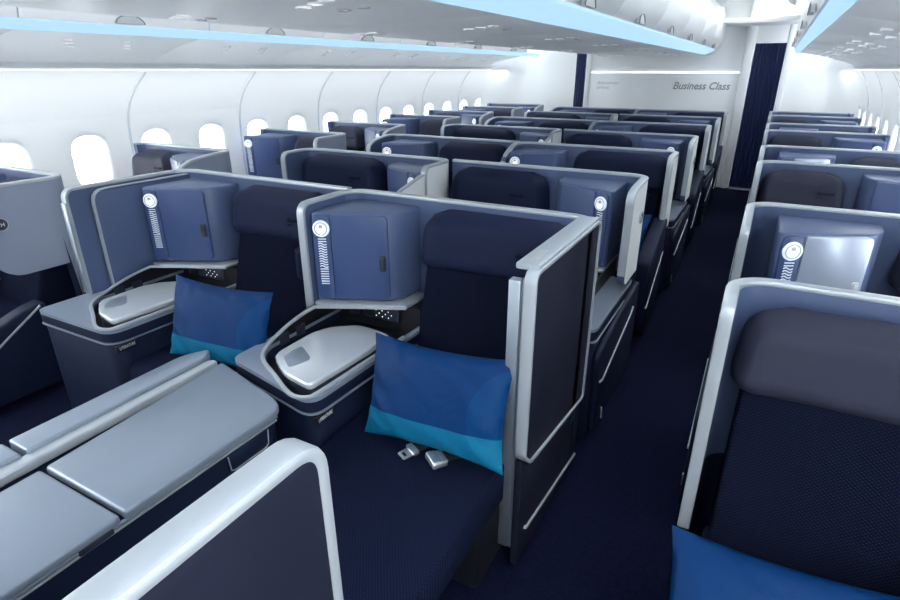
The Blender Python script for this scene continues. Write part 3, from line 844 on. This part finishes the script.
    if cfg.get('lining'):                                # tall closed console wing of the first row, with an inner lining
        q = cfg['lining']
        pts = rounded([(-.03, .60), (-.03, ZT - .02), (-q, ZT - .02), (-q, .60)], [0, 0, .07, 0], 5)
        L('inner_lining', prism([Vector(p) for p in pts], 'x', .058 - sh, .082 - sh, .006), M['slate'])
        e_ = [Vector((.070 - sh, p[0], p[1])) for p in rounded([(-.03, ZT - .015), (-q, ZT - .015), (-q, .61), (-q, .60)], [0, .07, 0, 0], 5)]
        L('lining_edge', sweep(e_, (1, 0, 0), .028, .006), M['rim'])
        L('door_edge', box(.004 - sh, .040 - sh, -dc - .020, -dc - .006, .64, ZT - .06, .004), M['chrome'])
    return root

def children(o): return [c for c in bpy.data.objects if c.parent == o]
def copy_tree(o, parent=None):
    c = o.copy(); COL.objects.link(c); c.parent = parent
    for ch in children(o): copy_tree(ch, c)
    return c

CW, SW = 1.215, 1.03
XCL, XCM, XCR = -2.945, -1.725, -0.505           # centre group: left edge, partition, right edge
XLA, XRA = -3.30, -0.02                           # aisle edges of the window groups
YC = [2.155, 3.22, 4.33, 5.48, 6.64, 7.78, 8.92]
YL = [1.70, 2.85, 4.16, 5.15, 6.38, 7.35, 8.42, 9.34]
YR = [1.68, 2.76, 4.14, 5.02, 6.38, 7.24, 8.52, 9.36]
light_door = M['door_light']
WD_L = XLA + 4.33; WD_R = .975
CF = {
 'C1L': dict(W=XCM - XCL, m=1, dc=.70, ds=0, noW=1, lining=.60, bc=.62, sh=.06),
 'C1R': dict(W=XCR - XCM, m=1, dc=.385, ds=.17, bs=.3, fl=-.84, bc=.63, divider=-.725, legrest=1),
 'CoL': dict(sh=.06, W=XCM - XCL, m=1, dc=.42, ds=0, noW=1, drop=.04, bc=.66, conside=1),
 'CoR': dict(W=XCR - XCM, m=1, dc=.40, ds=.34, drop=.10, bs=.66, bc=.63, armbox=1, badge='c', btext='3'),
 'CeL': dict(slider=.66, W=XCM - XCL, m=-1, dc=.36, ds=.30, bs=.60, bc=.63, armbox=1),
 'CeR': dict(sh=.07, W=XCR - XCM, m=-1, dc=.43, ds=0, noW=1, drop=.02, bc=.66, conside=1, badge='c', btext='2', rb=.06),
 'R1': dict(t=.032, hn=.012, nobol=1, wc=.40, hz=1.125, W=WD_R, m=-1, dc=.10, ds=.22, bs=.44, headm=M['headrest_lit'], outm=M['outer_shaded']),
 'Lo': dict(ah=-.22, outm=M['outer_shaded'], rb=.12, by=.84, hz=1.13, W=WD_L, m=1, dc=.10, ds=.46, bs=.70, armbox=1, headm=M['headrest_lit'], badge='s', btext='1H'),
 'Le': dict(sh=.05, cy=-.84, hz=1.13, outm=M['outer_shaded'], W=WD_L, m=-1, dc=.46, ds=.10, drop=.04, bc=.66, conside=1, headm=M['headrest_lit']),
 'Ro': dict(t=.032, cy=-.93, hz=1.13, outm=M['outer_shaded'], W=WD_R, m=-1, dc=.10, ds=.25, bs=.20, armbox=1, headm=M['headrest_lit']),
 'Re': dict(t=.032, sh=.08, cy=-.82, hz=1.13, outm=M['outer_shaded'], W=WD_R, m=1, dc=.36, ds=.10, drop=.02, bc=.40, conside=1, headm=M['headrest_lit'], doorm=light_door),
}
PROTO = {}
def place_pod(key, x, y, label, group):
    c = CF[key]
    if key not in PROTO:
        o = seat_suite(c); PROTO[key] = o
    else: o = copy_tree(PROTO[key])
    o.location = (x if c['m'] > 0 else x + c['W'], y, 0)
    tag(o, label, 'airline seat', group)
    return o
NTH = ['front', 'second', 'third', 'fourth', 'fifth', 'sixth', 'seventh', 'last']
for i, y in enumerate(YC):
    rown = 'front row' if i == 0 else ('last row' if i == 6 else NTH[i] + ' row from the front')
    if i == 0: kl, kr = 'C1L', 'C1R'
    elif i % 2: kl, kr = 'CeL', 'CeR'
    else: kl, kr = 'CoL', 'CoR'
    a, b_ = ('cabinet left', 'cabinet right')
    d_ = a if i % 2 == 0 else b_
    place_pod(kl, XCL, y, 'navy centre seat pod left of the partition, %s, %s' % (rown, d_), 'centre seat pods')
    place_pod(kr, XCM, y, 'navy centre seat pod right of the partition, %s, %s' % (rown, d_), 'centre seat pods')
for i, y in enumerate(YL):
    place_pod('Le' if i % 2 else 'Lo', -4.33, y, 'navy and grey seat pod by the left windows, %s in the column from the front' % ORD[i], 'seat pods by the left windows')
for i, y in enumerate(YR):
    place_pod('Re' if i % 2 else 'Ro' if i else 'R1', XRA, y, 'navy and grey seat pod by the right wall, %s in the column from the front' % ORD[i], 'seat pods by the right wall')

# ------------------------------------------------------------------ footwell consoles in front of the first centre row
def footwell():
    root = empty('footwell_console', (0, 0, 0))
    tag(root, 'long grey topped footwell console before the front centre seats, dark navy sides', 'console')
    L = lambda n, b, m, p=root, **k: link(n, b, m, p, **k)
    y0, y1 = -.75, 1.19
    L('side_body', prism(rounded([(-1.90, y0), (-1.325, y0), (-1.325, y1 - .05), (-1.38, y1), (-1.90, y1 - .02)], [0, 0, .03, .02, 0], 3), 'z', .03, .575), M['body'])
    L('trim_line', sweep([(-1.324, y0, .567), (-1.324, .6, .567), (-1.324, y1 - .04, .567)], (0, 0, 1), .007, .010), M['rim'])
    L('trim_line', sweep([(-1.320, y0, .583), (-1.320, .6, .583), (-1.320, y1 - .04, .583)], (0, 0, 1), .010, .012), M['grey_top'])
    lp = rounded([(-1.312, .595), (-1.312, 1.16), (-1.36, 1.195), (-1.755, 1.295), (-1.695, .595)], [.012, .04, .03, .02, .012], 6)
    L('large_lid', prism(lp, 'z', .585, .615, .010, 3), M['grey_top'])
    lp = rounded([(-1.312, .583), (-1.312, y0), (-1.66, y0), (-1.695, .583)], [.012, 0, 0, .012], 4)
    L('small_lid', prism(lp, 'z', .585, .615, .010, 3), M['grey_top'])
    lp = rounded([(-1.715, y0), (-1.768, 1.29), (-1.81, 1.28), (-1.785, y0)], [0, .02, .02, 0], 4)
    L('centre_strip', prism(lp, 'z', .585, .620, .008, 3), M['rim'])
    lp = rounded([(-1.795, .60), (-1.82, 1.27), (-1.86, 1.33), (-1.915, 1.24), (-1.905, .60)], [.01, .02, .03, .05, .01], 5)
    L('side_lid', prism(lp, 'z', .59, .632, .012, 3), M['grey_top'])
    lp = rounded([(-1.793, y0), (-1.795, .585), (-1.905, .585), (-1.905, y0)], [0, .01, .01, 0], 4)
    L('side_lid', prism(lp, 'z', .59, .632, .012, 3), M['grey_top'])
    lt = L('latch', box(-1.327, -1.316, .93, 1.10, .50, .56, .004), M['body'])
    L('latch_rim', sweep([(-1.315, .93, .56), (-1.315, .935, .505), (-1.315, .95, .498), (-1.315, 1.085, .498), (-1.315, 1.095, .508), (-1.315, 1.10, .56)], (1, 0, 0), .004, .004), M['rim'], lt)
    L('hinge', box(-1.324, -1.311, .47, .56, .572, .590, .003), M['plastic'])
footwell()

# front divider beside the camera
r = empty('privacy_divider', (0, 0, 0)); tag(r, 'low dark panel with a thick silver frame in the near foreground, left of the aisle', 'divider')
x0, x1 = -.575, -.515
pts = rounded([(-.6, ZT), (.535, ZT), (.55, .05), (-.6, .05)], [0, .05, 0, 0], 6)
link('panel', prism([Vector(p) for p in pts], 'x', x0 + .012, x1 - .006, .004), M['panel'], r)
fr = [Vector(((x0 + x1) / 2, p[0], p[1])) for p in rounded([(-.6, ZT), (-.59, ZT), (.53, ZT), (.545, .05), (.546, .04)], [0, 0, .055, 0, 0], 7)]
link('frame', sweep(fr, (1, 0, 0), .056, .026), M['rim'], r)

# ------------------------------------------------------------------ pillows
def pillow_mesh(w=.56, h=.37, t=.13, seed=1):
    bm = bmesh.new(); nx, nz = 40, 28
    def layer(s):
        g = []
        for j in range(nz + 1):
            row = []
            for i in range(nx + 1):
                u = -1 + 2 * i / nx; v = -1 + 2 * j / nz
                pinx = 1 - .07 * (1 - abs(v) ** 2.0) * abs(u) ** 3; pinz = 1 - .10 * (1 - abs(u) ** 2.0) * abs(v) ** 3
                x = u * w / 2 * pinx; z = v * h / 2 * pinz
                th = (max(0, 1 - abs(u) ** 2.6) ** .55) * (max(0, 1 - abs(v) ** 2.4) ** .55)
                y = s * t / 2 * th
                k = noise.noise(Vector((x * 7 + seed, z * 7, s * 1.0)))
                ed = max(abs(u), abs(v)) ** 3
                y += s * .010 * k * (th ** .5)
                y += s * .008 * math.sin(60 * (x * .7 + z) + 3 * k) * ed * (1 - ed) * 2
                row.append(bm.verts.new((x, y, z)))
            g.append(row)
        return g
    A, B = layer(-1), layer(1)
    for g, s in ((A, 1), (B, -1)):
        for j in range(nz):
            for i in range(nx):
                q = (g[j][i], g[j][i + 1], g[j + 1][i + 1], g[j + 1][i]); bm.faces.new(q if s > 0 else q[::-1])
    bmesh.ops.remove_doubles(bm, verts=bm.verts, dist=.0006)
    bmesh.ops.recalc_face_normals(bm, faces=bm.faces)
    return bm
pil0 = link('pillow', pillow_mesh(), M['pillow'], angle=70)
def pillow(x, y, z, tilt, rz, ry, label, first=[True]):
    o = pil0 if first[0] else pil0.copy()
    if not first[0]: COL.objects.link(o)
    first[0] = False
    o.rotation_mode = 'XYZ'
    o.matrix_world = Matrix.Translation((x, y, z)) @ Matrix.Rotation(rz, 4, 'Z') @ Matrix.Rotation(tilt, 4, 'X') @ Matrix.Rotation(ry, 4, 'Y')
    tag(o, label, 'pillow', 'blue pillows on the seats'); return o
R_ = math.radians
pillow(-.825, 1.40, .665, R_(-20), R_(-3), R_(-4), 'royal blue pillow with turquoise lower band on the front seat behind the belt buckle')
pillow(-1.97, 1.47, .66, R_(-18), R_(5), R_(0), 'blue pillow with turquoise band on the front row centre seat further left')
pillow(.26, 1.12, .50, R_(-50), R_(4), R_(0), 'blue pillow on the nearest seat at the bottom right corner')
for i in (2, 4, 6):
    pillow(-.86, YC[i] - .50, .63, R_(-28), 0, 0, 'blue pillow glimpsed beside the right aisle on the %s centre seat' % ('last' if i == 6 else NTH[i]))

# ------------------------------------------------------------------ seat belt on the front right centre seat
rt = empty('seat_belt', (-.845, 1.31, .476)); tag(rt, 'open seat belt with silver buckle and tongue lying on the seat before the pillow', 'seat belt')
tg = prism(rounded([(-.022, -.032), (.022, -.032), (.024, .012), (-.024, .012)], .006, 3), 'z', 0, .004, .001)
t_ = link('belt_tongue', tg, M['belt_metal'], rt); t_.location = (-.035, .0, .006); t_.rotation_euler = (R_(8), 0, R_(-28))
hs = link('tongue_slot', box(-.011, .011, -.022, -.012, .0038, .0048, .001), M['black'], t_)
hs = link('tongue_housing', prism(rounded([(-.030, .006), (.030, .006), (.028, .030), (-.028, .030)], .006, 3), 'z', -.002, .012, .003), M['belt_metal'], t_)
bk = prism(rounded([(-.036, -.028), (.036, -.028), (.030, .030), (-.030, .030)], .008, 3), 'z', 0, .024, .006, 3)
b_ = link('belt_buckle', bk, M['belt_metal'], rt); b_.location = (.075, .0, .008); b_.rotation_euler = (R_(-6), R_(4), R_(-35))
link('buckle_flap', prism(rounded([(-.030, -.024), (.030, -.024), (.027, .004), (-.027, .004)], .006, 3), 'z', .022, .029, .003), M['chrome'], b_)
wb = sweep([(-.02, .03, .012), (.0, .07, .014), (.02, .14, .016)], (1, .2, 0), .042, .003)
link('webbing', wb, M['webbing'], rt)
wb = sweep([(.09, .03, .014), (.12, .06, .014), (.18, .12, .016)], (.7, -.6, 0), .042, .003)
link('webbing', wb, M['webbing'], rt)
